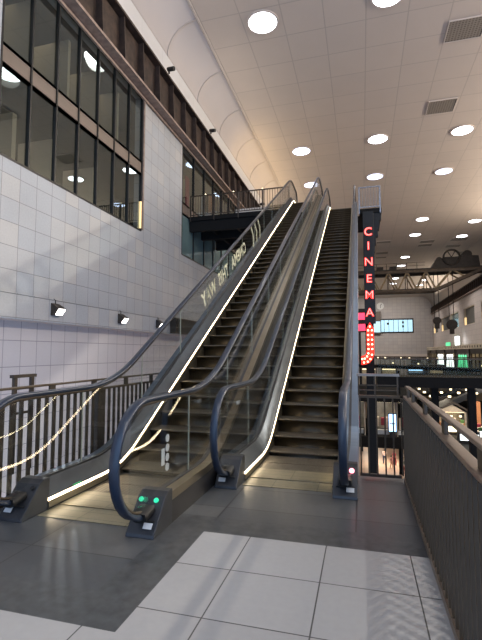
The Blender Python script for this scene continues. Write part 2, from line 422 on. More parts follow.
# ------------------------------------------------------------------ ceiling lamps and vents
def lampset():
    rows = [(-4.15, 18.6), (-4.15, 32.0), (-4.15, 38.9), (1.4, 18.5), (1.4, 31.6), (1.4, 38.5), (7.0, 18.5), (7.0, 31.9), (7.0, 38.9),
            (7.0, 52.6), (7.0, 59.5), (7.0, 73.2), (7.0, 80.5), (13.0, 31.9), (13.0, 38.9), (13.0, 55.0), (13.0, 61.8), (13.0, 77.3), (13.0, 84),
            (-4.15, 52.6), (-4.15, 59.5), (1.4, 52.6), (1.4, 59.5), (1.4, 73.2), (1.4, 80.), (1.4, 94), (1.4, 101), (7., 94), (7., 101), (13, 98), (13, 105),
            (-4.15, -2.3), (1.4, -2.3), (7.0, -2.3), (7.0, 11.4), (13., -2.3), (13., 11.4), (13, 18.5)]
    base = None
    for i, (x, y) in enumerate(rows):
        if base is None:
            o = thing('ceiling_downlight', (x, y, ZC), None, 'ceiling light', 'round ceiling downlights')
            MB().ring((0, 0), .66, .75, -.05, .02).build('frame', M['cove'], o)
            d = MB().disc((0, 0), .66, 'z', (-.035, -.005), 32).build('diffuser', M['disc'], o)
            base = o
        else:
            o = copy_tree(base); o.location = (x, y, ZC)
        if (x, y) in NAMED: o['label'] = NAMED[(x, y)]
        else: o['label'] = 'round white downlight in the far beige ceiling beyond the lamps near the camera'
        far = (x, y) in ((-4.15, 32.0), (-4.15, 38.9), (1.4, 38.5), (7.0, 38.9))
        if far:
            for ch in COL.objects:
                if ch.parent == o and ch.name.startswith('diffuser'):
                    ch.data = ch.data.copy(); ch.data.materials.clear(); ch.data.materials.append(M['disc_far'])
        la = bpy.data.lights.new('downlight', 'SPOT'); la.energy = PW; la.spot_size = math.radians(125); la.spot_blend = .6
        la.shadow_soft_size = .6; la.color = (1, .965, .91)
        if (x, y) == (7.0, -2.3): la.shadow_soft_size = .1; la.energy = PW*8
        if (x, y) in ((-4.15, -2.3), (1.4, -2.3), (7.0, 11.4)): la.energy = PW*.3
        lo = bpy.data.objects.new('downlight', la); COL.objects.link(lo); lo.location = (x, y, ZC-.12)
NAMED = {(-4.15, 18.6): 'largest and nearest round ceiling light, top middle of the ceiling', (-4.15, 32.0): 'bluish round ceiling light left of the escalator tops, over the walkway',
         (-4.15, 38.9): 'bluish round ceiling light just behind the handrails at the escalator tops', (1.4, 18.5): 'round ceiling light cut by the top edge of the picture',
         (1.4, 31.6): 'bright round ceiling light above the landing with the railing', (1.4, 38.5): 'bluish round ceiling light directly above the small landing railing',
         (7.0, 31.9): 'bright round ceiling light at the right, next beyond the square vents', (7.0, 38.9): 'bluish round ceiling light behind the bright right one'}
PW = 380
lampset()
VN = [(4.25, 5.85, 20.9, 22.3), (4.3, 5.86, 27.6, 29.1), (8.1, 9.9, 62.9, 64.4), (8.1, 9.9, 65.0, 66.4), (12.0, 14.0, 62.6, 64.3), (12.0, 13.9, 66.5, 68.0), (14.5, 16.3, 71.3, 73.4), (2.3, 4.1, 61.8, 62.9), (2.4, 4.15, 68.5, 70.0), (2.5, 4.05, 72.0, 73.0)]
VL = ['grey grille vent in the ceiling nearest the camera', 'grey grille vent in the ceiling, second from the camera']
for i, (a, b, c, d) in enumerate(VN):
    o = thing('ceiling_vent', ((a+b)/2, (c+d)/2, ZC), VL[i] if i < 2 else 'small far grille vent in the ceiling above the old crane', 'vent', 'ceiling vents')
    hx, hy = (b-a)/2, (d-c)/2
    B(-hx, hx, -hy, hy, -.03, .0).build('grille', M['vent'], o)
    MB().box(-hx-.04, hx+.04, -hy-.04, -hy, -.05, 0).box(-hx-.04, hx+.04, hy, hy+.04, -.05, 0).box(-hx-.04, -hx, -hy, hy, -.05, 0).box(hx, hx+.04, -hy, hy, -.05, 0).build('frame', M['cove'], o)

# ------------------------------------------------------------------ escalators
HT = 8.5; YT = HT/T30; RR = 1.5; TT = RR*math.tan(math.radians(15))
def base_path(y):
    if y <= -TT: return 0.
    e = -TT+RR*.5
    if y < e:
        s = (y+TT)/RR; return RR*(1-math.sqrt(1-s*s))
    return y*T30
def path(y):
    if y < YT/2: return base_path(y)
    return HT-base_path(YT-y)
def ysamp(a, b, fine=.12):
    ys = set([round(a, 4), round(b, 4)])
    for c in (0, YT):
        k = c-.7
        while k <= c+.7:
            if a < k < b: ys.add(round(k, 4))
            k += fine
    k = a
    while k < b: ys.add(round(k, 4)); k += 1.2
    return sorted(ys)
def line(ys, off): return [(y, path(y)+off) for y in ys]
# step
sp = MB()
prof = [(0, -.004), (.40, -.004), (.40, -.03), (.10, -.24), (.0, -.222), (.022, -.205), (.042, -.18), (.054, -.15), (.058, -.11), (.050, -.065), (.030, -.03), (.006, -.016)]
sp.prism(prof, 'x', -.497, .497, sm=True)
sp.cur = 1; sp.box(-.497, .497, 0, .40, -.004, .004)
for k in range(22): sp.box(-.485+k*.0452, -.468+k*.0452, .004, .396, .004, .007)
sp.cur = 0
STEP = sp.mesh('step', [M['step'], M['tread']])
# arc-length table of the chain
tab = []; s = 0; y = -1.0; z = 0
while y < YT+1.2:
    tab.append((s, y)); ny = y+.01; s += math.hypot(.01, path(ny)-path(y)); y = ny
def y_at(sv):
    lo, hi = 0, len(tab)-1
    while hi-lo > 1:
        m_ = (lo+hi)//2
        if tab[m_][0] <= sv: lo = m_
        else: hi = m_
    return tab[lo][1]
TOTAL = tab[-1][0]
def newel(top):
    c = (-1.56, .63) if not top else (YT+1.53, HT+.63); rr = .47; pts = []
    for k in range(0, 17):
        a = PI/2+PI*k/16*1.02
        pts.append((c[0]+(1 if not top else -1)*rr*math.cos(a)*1.0, c[1]+rr*math.sin(a)))
    return pts  # from the top of the loop round to its underside
HP = [(-.036, -.020), (-.040, -.006), (-.036, .012), (-.022, .022), (.022, .022), (.036, .012), (.040, -.006), (.036, -.020)]

def escalator(name, loc, label, sidem_right, deck_right):
    e = thing(name, loc, label, 'escalator')
    yy = ysamp(-1.30, YT+1.3)
    for i in range(46):
        sv = .20+i*.404
        if sv > TOTAL-.6: break
        y = y_at(sv); st = bpy.data.objects.new('step', STEP); COL.objects.link(st); st.parent = e; st.location = (0, y, path(y)+.002)
    B(-.499, .499, -1.16, -.74, -.04, .012).build('comb_plate', M['comb'], e)
    B(-.50, .50, -1.16, -1.14, .012, .015).build('comb_trim', M['steel_tan'], e)
    B(-.497, .497, YT+.9, YT+1.6, HT-.04, HT+.006).build('upper_comb_plate', M['comb'], e)
    for sd in (-1, 1):
        mats = M
        # skirt beside the steps
        MB().ribbon(line(yy, -.22), line(yy, .075), sd*.500, sd*.515).build('skirt', M['steel_tan'], e)
        MB().ribbon(line(yy, .012), line(yy, .022), sd*.492, sd*.499).build('skirt_brush', M['black'], e)
        MB().ribbon(line(yy, .085), line(yy, .112), sd*.506, sd*.520).build('led_strip', M['led'], e)
        # inner deck sloping up to the glass
        a = line(yy, .118); b = line(yy, .27); vs = []; fs = []
        for (p, q) in zip(a, b): vs += [(sd*.505, *p), (sd*.627, *q), (sd*.627, q[0], q[1]-.2), (sd*.52, p[0], p[1]-.08)]
        for i in range(len(yy)-1):
            for k in range(4): fs.append((4*i+k, 4*i+(k+1) % 4, 4*i+4+(k+1) % 4, 4*i+4+k))
        fs += [(0, 3, 2, 1), (4*(len(yy)-1), 4*(len(yy)-1)+1, 4*(len(yy)-1)+2, 4*(len(yy)-1)+3)]
        MB().add(vs, fs).build('inner_deck', M['deck_dark'], e)
        MB().ribbon(line(yy, .262), line(yy, .285), sd*.622, sd*.668).build('glass_shoe', M['anthracite'], e)
        # outer deck
        MB().ribbon(line(yy, .20), line(yy, .275), sd*.668, sd*.768).build('outer_deck', deck_right if sd == 1 else M['steel_blue'], e)
        # outer side cladding of the truss
        ys2 = ysamp(-1.30, YT+1.3); f0 = 5.62-loc[1]
        lo = [(y, max(path(y)-.85, -.9) if y > f0 else .0) for y in ys2]
        # floor edge: step of the cladding where the gallery floor ends
        z2 = []; h2 = []
        for y, z in lo:
            z2.append((y, z)); h2.append((y, path(y)+.21))
        k = next(i for i, (y, z) in enumerate(lo) if y > f0)
        z2.insert(k, (f0, lo[k][1])); h2.insert(k, (f0, path(f0)+.21)); z2.insert(k, (f0-.001, 0)); h2.insert(k, (f0-.001, path(f0)+.21))
        MB().ribbon(z2, h2, sd*.745, sd*.765).build('side_panel', sidem_right if sd == 1 else M['steel_blue'], e)
        # newel base
        nb = MB()
        nb.prism([(-1.64, 0), (-1.63, .03), (-1.42, .27), (-1.36, .30), (-1.28, .303), (-1.28, 0)], 'x', sd*.515, sd*.770)
        base = nb.build('newel_base', M['anthracite'], e, .006)
        MB().box(min(sd*.55, sd*.74), max(sd*.55, sd*.74), -1.58, -1.44, .105, .115).build('inlet_plate', M['black'], e)
        MB().sweep([(sd*.645, -1.66, .165), (sd*.645, -1.50, .19)], [(-.06, -.035), (.06, -.035), (.07, .02), (.03, .04), (-.03, .04), (-.07, .02)], (1, 0, 0)).build('handrail_inlet', M['black'], e)
        MB().add([(sd*.655, -1.612, .068), (sd*.735, -1.612, .068), (sd*.735, -1.577, .108), (sd*.655, -1.577, .108)], [(0, 1, 2, 3)]).build('rating_plate', M['white'], e)
        # handrail
        hy = ysamp(-1.56, YT+1.53, .08)
        pts = [(sd*.645, a_, b_) for a_, b_ in reversed(newel(False))] + [(sd*.645, y, path_h(y)) for y in hy[1:-1]] + [(sd*.645, a_, b_) for a_, b_ in newel(True)]
        MB().sweep(pts, HP, (1, 0, 0)).build('handrail', M['rubber'], e)
        MB().sweep([(p[0], p[1], p[2]) for p in [(sd*.645, a_*1+(0 if True else 0), b_) for a_, b_ in [(q[1], q[2]) for q in inset(pts, .032)]]], [(-.012, -.012), (.012, -.012), (.012, .012), (-.012, .012)], (1, 0, 0)).build('handrail_track', M['bronze'], e)
        # glass panels
        cuts = [-1.95, -.62]; y = -.62
        while y < YT+.6: y += 1.36; cuts.append(y)
        cuts.append(YT+1.95)
        for a, b in zip(cuts[:-1], cuts[1:]):
            ya, yb_ = a+.006, b-.006
            seg = [ya]+[q for q in hy if ya < q < yb_]+[yb_]
            extra = [ya+(yb_-ya)*t/10 for t in range(1, 10)] if (a < -1.5 or b > YT+1.5) else []
            seg = sorted(set(seg+extra))
            if a < -1.5:
                seg = [q for q in seg if q > -1.93]
                loq = [(q, glass_lo(q)) for q in seg]; hiq = [(q, glass_hi(q)) for q in seg]
            elif b > YT+1.5:
                seg = [q for q in seg if q < YT+1.93]
                loq = [(q, HT+glass_lo(YT-q)) for q in seg]; hiq = [(q, HT+glass_hi(YT-q)) for q in seg]
            else:
                loq = [(q, path(q)+.27) for q in seg]; hiq = [(q, path_h(q)-.03) for q in seg]
            MB().ribbon(loq, hiq, sd*.645-.006, sd*.645+.006).build('glass_panel', M['glass'], e)
            if b < YT+.7: MB().bar((sd*.645, b, path(b)+.28), (sd*.645, b, path_h(b)-.03), .010, .012, (1, 0, 0)).build('panel_edge', M['glass_edge'], e)
    # soffit between the sides
    ys3 = ysamp(.9 if f0 < .9 else f0+.1, YT+1.3)
    MB().ribbon([(y, max(path(y)-.87, -.9)) for y in ys3], [(y, max(path(y)-.83, -.86)) for y in ys3], -.745, .745).build('truss_soffit', M['black'], e)
    return e
def path_h(y):
    # handrail line, a softer bend than the steps
    R2 = 2.2; t = R2*math.tan(math.radians(15))
    def bp(y):
        if y <= -t: return 0.
        if y < -t+R2*.5:
            s_ = (y+t)/R2; return R2*(1-math.sqrt(1-s_*s_))
        return y*T30
    v = bp(y) if y < YT/2 else HT-bp(YT-y)
    return v+1.1
def inset(pts, d):
    out = []
    for i, p in enumerate(pts):
        a = Vector(pts[max(i-1, 0)]); b = Vector(pts[min(i+1, len(pts)-1)]); t = (b-a).normalized()
        nrm = Vector((1, 0, 0)).cross(t)  # points to the outside when going upward
        q = Vector(p)-nrm*d; out.append(tuple(q))
    return out
def glass_hi(y):
    if y >= -1.53: return path_h(y)-.03
    dx = min(abs(y+1.53), .419); return .65+math.sqrt(max(.42**2-dx*dx, 0))
def glass_lo(y):
    if y >= -1.30: return .27
    dx = min(abs(y+1.53), .419); circ = .65-math.sqrt(max(.42**2-dx*dx, 0))
    return max(circ, .25 if y > -1.45 else .23)

EL = escalator('escalator', (-2.41, 4.90, 0), 'left escalator with white lettering on its outer glass and green lamps at its near end', M['side_black'], M['steel_tan'])
ER = escalator('escalator', (-.84, 6.30, 0), 'right escalator beside the red neon sign with a red lamp at its foot', M['steel_blue'], M['steel_blue'])
# signal lamps on the newel bases
def lamp(e, x, y, z, m_, lab, rr=.021):
    o = MB().disc((0, 0), rr, 'z', (-.004, .008), 18).build('signal_lamp', m_, e); o.location = (x, y, z)
    o.rotation_euler = (math.radians(45), 0, 0); o['label'] = lab
lamp(EL, .70, -1.455, .245, M['green'], 'green signal lamp'); lamp(EL, .56, -1.455, .245, M['green'], 'green signal lamp')
lamp(EL, -.56, -1.455, .245, M['black'], 'unlit signal lamp')
lamp(ER, .71, -1.455, .245, M['redlamp'], 'red signal lamp', .026); lamp(ER, -.70, -1.455, .245, M['black'], 'unlit signal lamp')
tag(B(-.48, -.46, -.98, -.86, .14, .15).build('exit_marker', M['marker'], EL), 'small green marker')
# warning stickers on the glass of the left escalator
for k in range(4):
    o = MB().disc((-1.11, .70-.088*k), .036, 'x', (.632, .638), 18).build('warning_sticker', M['white'], EL); o['label'] = 'round grey-white warning sticker'
o = MB().box(.632, .638, -1.23, -1.17, .47, .62).build('warning_notice', M['white'], EL); o['label'] = 'rectangular white notice'
for k in range(3):
    MB().box(-.668+1.3*0+.0, -.655, -1.12+.05*k, -1.095+.05*k, .86, .90).build('warning_sticker', M['white'], ER)
# vinyl lettering on the outer glass of the left escalator, read from the wall side
def decal(body, y, z, size, ang=30):
    # text faces -x; reading direction runs down the slope (towards -y)
    mw = Matrix.Translation((-.652, y-4.90, z)) @ Matrix.Rotation(math.radians(ang), 4, 'X') @ Matrix(((0, 0, -1, 0), (-1, 0, 0, 0), (0, 1, 0, 0), (0, 0, 0, 1)))
    o = text_obj(body, 'lettering', size, .001, M['vinyl'], mw, EL, bold=.010)
    o['label'] = 'white lettering ' + body
dl = lambda y: path(y-4.90)+.66
for body, yy_ in (('WAY', 8.50), ('THIS', 9.47), ('CINEMA', 10.78)): decal(body, yy_, dl(yy_), .40)
for k in range(3):
    y = 12.3+.43*k; z = dl(y)+.03
    c = MB(); c.cur = 0
    ch = [(-.16, -.30), (-.04, -.30), (.12, 0), (-.04, .30), (-.16, .30), (0, 0)]
    ca, sa = math.cos(math.radians(30)), math.sin(math.radians(30))
    pts = [(y-4.90+a*ca-b*sa, z+a*sa+b*ca) for a, b in ch]
    c.prism(pts, 'x', -.655, -.652).build('chevron', M['vinyl'], EL)

# steel floor plates at the feet
for nm, x, y0, lab in (('landing_plate', -2.41, 3.74, 'brass-toned landing plate at the foot of the left escalator'), ('landing_plate', -.84, 5.14, 'brass-toned landing plate at the foot of the right escalator')):
    tag(B(x-.50, x+.50, y0-.0, y0+.0+.0+.0+.0+.0+.0+.0+(.0)+.0+.0+.0+ .0 + .0 + .0 + .0 + .0 + .0 + .0 + .0 + .0 + .0, 0, .006).build('tmp', M['comb']) if False else B(x-.497, x+.497, y0-.30, y0-.002, .001, .006).build(nm, M['comb']), lab, 'floor plate')

# ------------------------------------------------------------------ railings
def slat_fence_y(name, x, ya, yb, label, pitch, sw, sd, capz, hz, mats, posts, slat_from=None):
    """railing along y: kerb, slats, cap, raised handrail on short posts"""
    o = thing(name, (x, ya, 0), label, 'railing'); L = yb-ya; m1, m2, m3 = mats
    B(-.03, .03, 0, L, 0, .05).build('bottom_rail', m2, o)
    B(-.022, .042, 0, L-.06, capz-.03, capz).build('cap_rail', m3, o, .005)
    st = MB(); st.box(-sd/2, sd/2, -sw/2, sw/2, .05, capz-.035); me = st.mesh('slat', m1); y = pitch/2; k = 0
    while y < L and k < 98:
        s_ = bpy.data.objects.new('slat', me); COL.objects.link(s_); s_.parent = o; s_.location = (0, y, 0); y += pitch; k += 1
    pm = MB().box(.004, .028, -.045, .045, capz, hz-.02).mesh('rail_post', m1)
    for p in posts:
        s_ = bpy.data.objects.new('rail_post', pm); COL.objects.link(s_); s_.parent = o; s_.location = (0, p-ya, 0)
    B(-.008, .040, 0, L-.16, hz-.024, hz).build('handrail', m3, o, .006)
    return o
slat_fence_y('slatted_railing', .47, .7, 5.46, 'bronze slatted metal railing along the right edge of the walkway', .098, .020, .045, 1.0, 1.12,
             (M['bronze'], M['bronze_light'], M['bronze_light']), [1.2, 2.08, 2.96, 3.84, 4.72, 5.20])
fl_ = slat_fence_y('slatted_railing', -3.42, 2.7, 9.4, 'dark bronze slatted railing behind the left escalator, before the pale wall', .125, .055, .012, 1.03, 1.15,
             (M['bronze_dark'], M['bronze_dark'], M['bronze']), [4.2, 5.0, 5.8, 6.6, 7.4, 8.2, 9.0])
for y in (5.15, 7.6): B(-.03, .03, y-2.7-.06, y-2.7+.06, 0, 1.03).build('wide_post', M['bronze_dark'], fl_)
g = thing('gate_frame', (-4.2, 4.47, 0), 'short bronze ladder-like post frame rising above the left railing', 'gate')
MB().box(-.02, .02, 0, .05, 0, 1.18).build('post', M['bronze_dark'], g); MB().box(-.02, .02, .29, .34, 0, 1.18).build('post', M['bronze_dark'], g)
for z in (.72, .88, 1.03): B(-.015, .015, .05, .29, z, z+.03).build('rung', M['bronze_dark'], g)
B(-.03, .03, -.03, .37, 1.18, 1.22).build('top_bar', M['bronze_dark'], g)
# back railing across the end of the walkway
o = thing('bar_railing', (-.05, 5.50, 0), 'short bronze bar railing across the walkway end beside the right escalator', 'railing')
B(0, .472, -.03, .03, .955, .985).build('top_rail', M['bronze'], o); B(0, .47, -.02, .02, .03, .06).build('bottom_rail', M['bronze_dark'], o)
bm_ = B(-.008, .008, -.02, .02, .06, .955).mesh('bar', M['bronze'])
for k in range(6):
    s_ = bpy.data.objects.new('bar', bm_); COL.objects.link(s_); s_.parent = o; s_.location = (.015+.094*k, 0, 0)
B(-.02, .47, -.02, .02, 1.215, 1.245).build('handrail', M['bronze_light'], o)
for z in (1.04, 1.10): B(0, .46, -.006, .006, z, z+.012).build('wire', M['bronze'], o)
for x in (.0, .19, .45): B(x-.008, x+.008, -.01, .01, .985, 1.215).build('rail_post', M['bronze'], o)

# ------------------------------------------------------------------ upper landing
ld = MB(); ld.box(XL, -3.22, 20.4, 25, 8.28, 8.5); ld.box(-3.22, -1.62, 21.1, 25, 8.28, 8.5); ld.box(-1.62, 1.05, 22.6, 25, 8.28, 8.5); ld.box(.0, 1.05, 21.5, 22.6, 8.28, 8.5)
struct(ld, 'floor_upper_landing', M['slab_black'])
ub = MB(); ub.box(XL, -3.3, 20.5, 20.75, 7.75, 8.28); ub.box(XL, -3.3, 22.2, 22.4, 7.75, 8.28); ub.box(XL, -3.3, 24.7, 24.9, 7.75, 8.28)
for x in (-7.6, -6.2, -4.8): ub.box(x, x+.15, 20.75, 24.7, 7.95, 8.28)
struct(ub, 'trim_5', M['slab_black'])
def rail_x(name, x0, x1, y, z, label, pitch, m1, hh=1.1, side=None):
    o = thing(name, (x0, y, z), label, 'railing'); L = x1-x0
    B(0, L, -.025, .025, hh-.05, hh).build('top_rail', m1, o); B(0, L, -.02, .02, .06, .10).build('bottom_rail', m1, o)
    me = B(-.010, .010, -.02, .02, .10, hh-.05).mesh('bar', m1); x = pitch/2
    while x < L:
        s_ = bpy.data.objects.new('bar', me); COL.objects.link(s_); s_.parent = o; s_.location = (x, 0, 0); x += pitch
    x = .03
    while x < L+.01:
        B(x-.025, x+.025, -.04, .04, -.25, hh-.05).build('post', m1, o); x += (L-.06)/max(1, round(L/1.3))
    return o
rail_x('bar_railing', XL+.05, -3.25, 20.42, 8.5, 'dark bar railing along the upper walkway left of the escalator tops', .13, M['bronze_dark'])
rr_ = rail_x('bar_railing', -.02, 1.02, 21.52, 8.5, 'small railing around the landing above the neon sign', .13, M['steel'])
sm = MB(); sm.box(1.0, 1.04, .05, 1.1, 1.05, 1.1)
sm.build('side_rail', M['steel'], rr_)
for k in range(8): B(1.0, 1.03, .12+.13*k, .14+.13*k, .0, 1.05).build('bar', M['steel'], rr_)
for x, y in ((-7.6, 20.5), (-6.1, 20.5), (-4.6, 20.5)):
    o = thing('rail_lamp', (x, y-.06, 9.62), 'tiny warm lamp along the upper walkway railing', 'lamp', 'tiny lamps on the upper railing')
    MB().disc((0, 0), .035, 'y', (-.03, .03), 10).build('bulb', M['shop_light'], o)
# white wall panel seen through the upper railing
tag(B(-7.9, -5.6, 27, 27.2, 8.5, 11.0).build('wall_upper_landing', M['wall_top']), kind='structure')
# column under the landing
c = MB(); c.box(.18, .56, 21.35, 21.75, -11.5, 8.28); struct(c, 'trim_6', M['slab_black'])
# stepped duct hanging beneath the landing
dk = MB(); pts = [(.57, 8.28), (1.02, 8.28), (1.02, 7.9), (.93, 7.9), (.93, 7.5), (.86, 7.5), (.86, 7.1), (.76, 7.1), (.76, 6.7), (.70, 6.7), (.70, 6.3), (.57, 6.3)]
dk.prism(pts, 'y', 21.56, 21.85)
struct(dk, 'trim_20', M['black'])
# ------------------------------------------------------------------ neon sign
s = thing('cinema_sign', (.36, 21.0, .9), 'tall black sign with red neon letters CINEMA and a red bulb arrow', 'sign')
B(-.20, .29, 0, .30, 1.95, 7.30).build('sign_box', M['black'], s, .01)
for ch, z in zip('CINEMA', (7.21, 6.53, 5.77, 4.97, 4.20, 3.37)):
    mw = Matrix.Translation((.03, -.035, z-.9-.02)) @ Matrix.Rotation(PI/2, 4, 'X')
    text_obj(ch, 'letter', .54, .02, M['neon'], mw, s, bold=.012)
    mw = Matrix.Translation((.03, -.062, z-.9-.02)) @ Matrix.Rotation(PI/2, 4, 'X')
    text_obj(ch, 'neon_tube', .53, .006, M['neon_core'], mw, s, bold=-.016)
ar0 = [(-.02, 1.98), (-.20, 1.70), (-.20, .72), (-.24, .56), (-.34, .46), (-.52, .42), (-.52, .04), (-.30, .06), (-.08, .14), (.10, .32), (.18, .55), (.19, 1.70)]
ar = [(x*.80+.03, z) for x, z in ar0]
MB().prism(ar, 'y', -.18, -.02).build('arrow_box', M['arrow_red'], s)
ed = MB()
for p, q in zip(ar, ar[1:]+ar[:1]): ed.bar((p[0], -.19, p[1]), (q[0], -.19, q[1]), .03, .03, (0, 1, 0))
ed.build('arrow_rim', M['arrow_red'], s)
bl = [(.015, 1.80)]+[(x, 1.62-.215*k) for k in range(5) for x in (-.07, .10)]+[(-.08, .56), (.08, .50), (-.14, .42), (.01, .30), (-.24, .32), (-.11, .18), (-.35, .30), (-.28, .14)]
bme = MB().disc((0, 0), .042, 'y', (-.06, 0), 10).mesh('bulb', M['bulb'])
for x, z in bl:
    b_ = bpy.data.objects.new('bulb', bme); COL.objects.link(b_); b_.parent = s; b_.location = (x, -.18, z)

# ------------------------------------------------------------------ things on the left wall
for i, (y, lab) in enumerate(((10.45, 'wedge-shaped black floodlight on the stone wall, nearest the camera'), (13.95, 'wedge-shaped black floodlight on the stone wall, the middle one'), (16.95, 'wedge-shaped black floodlight on the stone wall, half behind the handrail'))):
    o = thing('floodlight', (XL+.03, y, 2.70), lab, 'wall light', 'wall floodlights')
    MB().prism([(0, -.15), (.12, -.15), (.26, .04), (.03, .20), (0, .20)], 'y', -.17, .17).build('housing', M['bronze_dark'], o, .008)
    f = MB(); f.add([(.140, -.14, -.135), (.262, -.14, .030), (.262, .14, .030), (.140, .14, -.135)], [(0, 1, 2, 3)]); f.build('lamp_face', M['flood'], o)
    MB().tube([(.02, 0, .2), (.02, 0, .29), (0, -.05, .33)], .012).build('cable', M['black'], o)
    la = bpy.data.lights.new('flood', 'SPOT'); la.energy = 170; la.spot_size = math.radians(130); la.spot_blend = .7; la.color = (.88, .94, 1); la.shadow_soft_size = .1
    lo = bpy.data.objects.new('flood', la); COL.objects.link(lo); lo.location = (XL+.45, y, 2.58); lo.rotation_euler = Vector((.6, -.1, -.8)).to_track_quat('-Z', 'Y').to_euler()
o = thing('wall_box', (XL+.03, 18.2, 2.38), 'dark brown box panel low on the stone wall behind the left handrail', 'panel')
B(0, .30, 0, 2.75, 0, .72).build('housing', M['bronze_dark'], o, .01); B(.30, .33, .1, 2.65, .06, .66).build('front', M['black'], o)

# ------------------------------------------------------------------ old overhead crane
K = 1.097
o = thing('overhead_crane', (0, 68, 11), 'old brown overhead travelling crane with a lattice girder spanning the hall', 'crane')
def cz(z): return 1.5+(z-1.5)*K-11
def girder(yy0):
    g_ = MB(); zt, zb = cz(12.25), cz(9.75)
    def mem(a, b, w_=.22, m_=0): g_.cur = m_; g_.bar((a[0], yy0, a[1]), (b[0], yy0, b[1]), w_, w_, (0, 1, 0))
    mem((-7.7, zt), (17.6, zt), .42, 0); mem((-5., zb), (10.4, zb), .36, 0); mem((10.4, zb), (16.6, zt), .36, 0); mem((-7.6, zt), (-5, zb), .36, 0)
    x = -5.; pw = 2.57
    while x < 10.2:
        mem((x, zb), (x+pw/2, zt), .2, 1); mem((x+pw/2, zt), (x+pw, zb), .2, 1); mem((x+pw/2, zt), (x+pw/2, zb), .12, 0); x += pw
    mem((10.4, zb), (12.6, zt), .24, 1); mem((12.6, zt), (14.2, (zt*.35+zb*.65)+.75), .2, 1)
    return g_.build('girder', [M['crane'], M['crane_y']], o)
girder(-1.3); girder(1.6)
B(-7.6, 17.5, -1.7, 2.0, cz(12.45), cz(12.55)).build('walkway', M['crane_dark'], o)
rl = MB(); x = -7.5
while x < 9: rl.bar((x, -1.7, cz(12.5)), (x, -1.7, cz(13.35)), .05); x += 1.4
rl.bar((-7.5, -1.7, cz(13.35)), (9, -1.7, cz(13.35)), .05).bar((-7.5, -1.7, cz(12.95)), (9, -1.7, cz(12.95)), .04)
rl.build('guard_rail', M['crane_dark'], o)
rl2 = MB().bar((-5.2, -1.0, cz(9.9)), (-5.2, 1.0, cz(9.9)), .3)
rl2.build('cross_brace', M['crane_dark'], o)
for x in (2.4, 4.2): B(x, x+.9, -1., .6, cz(12.55), cz(13.1)).build('motor_box', M['crane_dark'], o, .03)
tr = MB().prism([(9.9, cz(12.55)), (16.2, cz(12.55)), (16.0, cz(13.9)), (14.8, cz(14.0)), (11.0, cz(13.75)), (10.4, cz(13.5))], 'y', -1.6, 1.8).build('trolley', M['crane_dark'], o, .03)
wh = MB(); wh.sweep([(12.5+1.05*math.cos(2*PI*k/28), -1.75, cz(13.8)+1.05*math.sin(2*PI*k/28)) for k in range(28)], [(-.12, -.12), (.12, -.12), (.12, .12), (-.12, .12)], (0, 1, 0), closed=True)
for k in range(6): wh.bar((12.5, -1.75, cz(13.8)), (12.5+math.cos(k*PI/3), -1.75, cz(13.8)+math.sin(k*PI/3)), .1)
wh.build('gear_wheel', M['crane_dark'], o)
MB().sweep([(14.6, -1.5, cz(14.1)), (14.6, 1.2, cz(14.1))], [(.62*math.cos(2*PI*k/16), .62*math.sin(2*PI*k/16)) for k in range(16)], (1, 0, 0)).build('winding_drum', M['crane_dark'], o)
MB().sweep([(10.9, -1.5, cz(13.6)), (10.9, .2, cz(13.6))], [(.4*math.cos(2*PI*k/14), .4*math.sin(2*PI*k/14)) for k in range(14)], (1, 0, 0)).build('winding_drum', M['crane_dark'], o)
for x, zz, rr0 in ((10.6, 6.1, .55), (12.55, 5.5, .75)):
    hb = MB().disc((x, zz-11), rr0, 'y', (-.25, .25), 16); hb.box(x-.3, x+.3, -.2, .2, zz-11-rr0-.6, zz-11-rr0+.2)
    h_ = hb.build('hook_block', M['crane_dark'], o)
    cb = MB(); 
    for dx in (-.3, .3): cb.bar((x+dx, 0, zz-11), (x+dx, 0, cz(12.5)), .07)
    cb.build('hoist_cable', M['crane_dark'], h_)
B(-7.7, -7.4, -2.5, 2.8, cz(12.6), cz(13.2)).build('end_carriage', M['crane_dark'], o); B(17.4, 18.05, -2.5, 2.8, cz(12.0), cz(13.2)).build('end_carriage', M['crane_dark'], o)

# ------------------------------------------------------------------ far end of the hall
o = thing('window_strip', (8.6, YB-.25, 6.9), 'long pale blue lit window strip high on the far end wall', 'window'); 
B(-5.2, 5.2, 0, .25, 0, 4.0).build('window_frame', M['black'], o)
for k in range(8): B(-4.9+1.24*k, -3.78+1.24*k, -.06, 0, .35, 3.6).build('pane', M['screen'], o)
for x, z in ((-1.8, 2.3), (2.2, 2.6), (2.2, 1.5)): B(x, x+.5, -.1, -.06, z, z+.6).build('person_shape', M['black'], o) if False else B(x, x+.5, -.09, -.06, z, z+.6).build('pane_sticker', M['black'], o)
o = thing('bay_window', (3.9, YB-1.3, 6.7), 'dark framed bay beside the neon sign on the far wall', 'bay window')
B(-1.0, 1.35, 0, .8, 0, 6.2).build('bay_frame', M['bronze_dark'], o); B(-.8, 1.15, -.04, 0, .4, 3.4).build('pane', M['screen'], o)
o = thing('illuminated_sign', (-.5, 60, 4.8), 'glowing red sign half hidden behind the neon sign', 'sign')
for z in (0, 1.5): B(-.6, 1.1, 0, .2, z-.4, z+.5).build('sign_panel', M['red_sign'], o)
B(-.7, 1.2, .2, .4, -.6, 2.6).build('sign_back', M['black'], o)
MB().box(.1, .4, .2, .4, -16.3, -.6).build('sign_post', M['black'], o)
o = thing('wall_clock', (5.2, YB-.1, 14.5), 'round pale clock high on the far end wall', 'clock')
MB().disc((0, 0), 1.0, 'y', (-.1, .1), 24).build('clock_face', M['clock'], o)
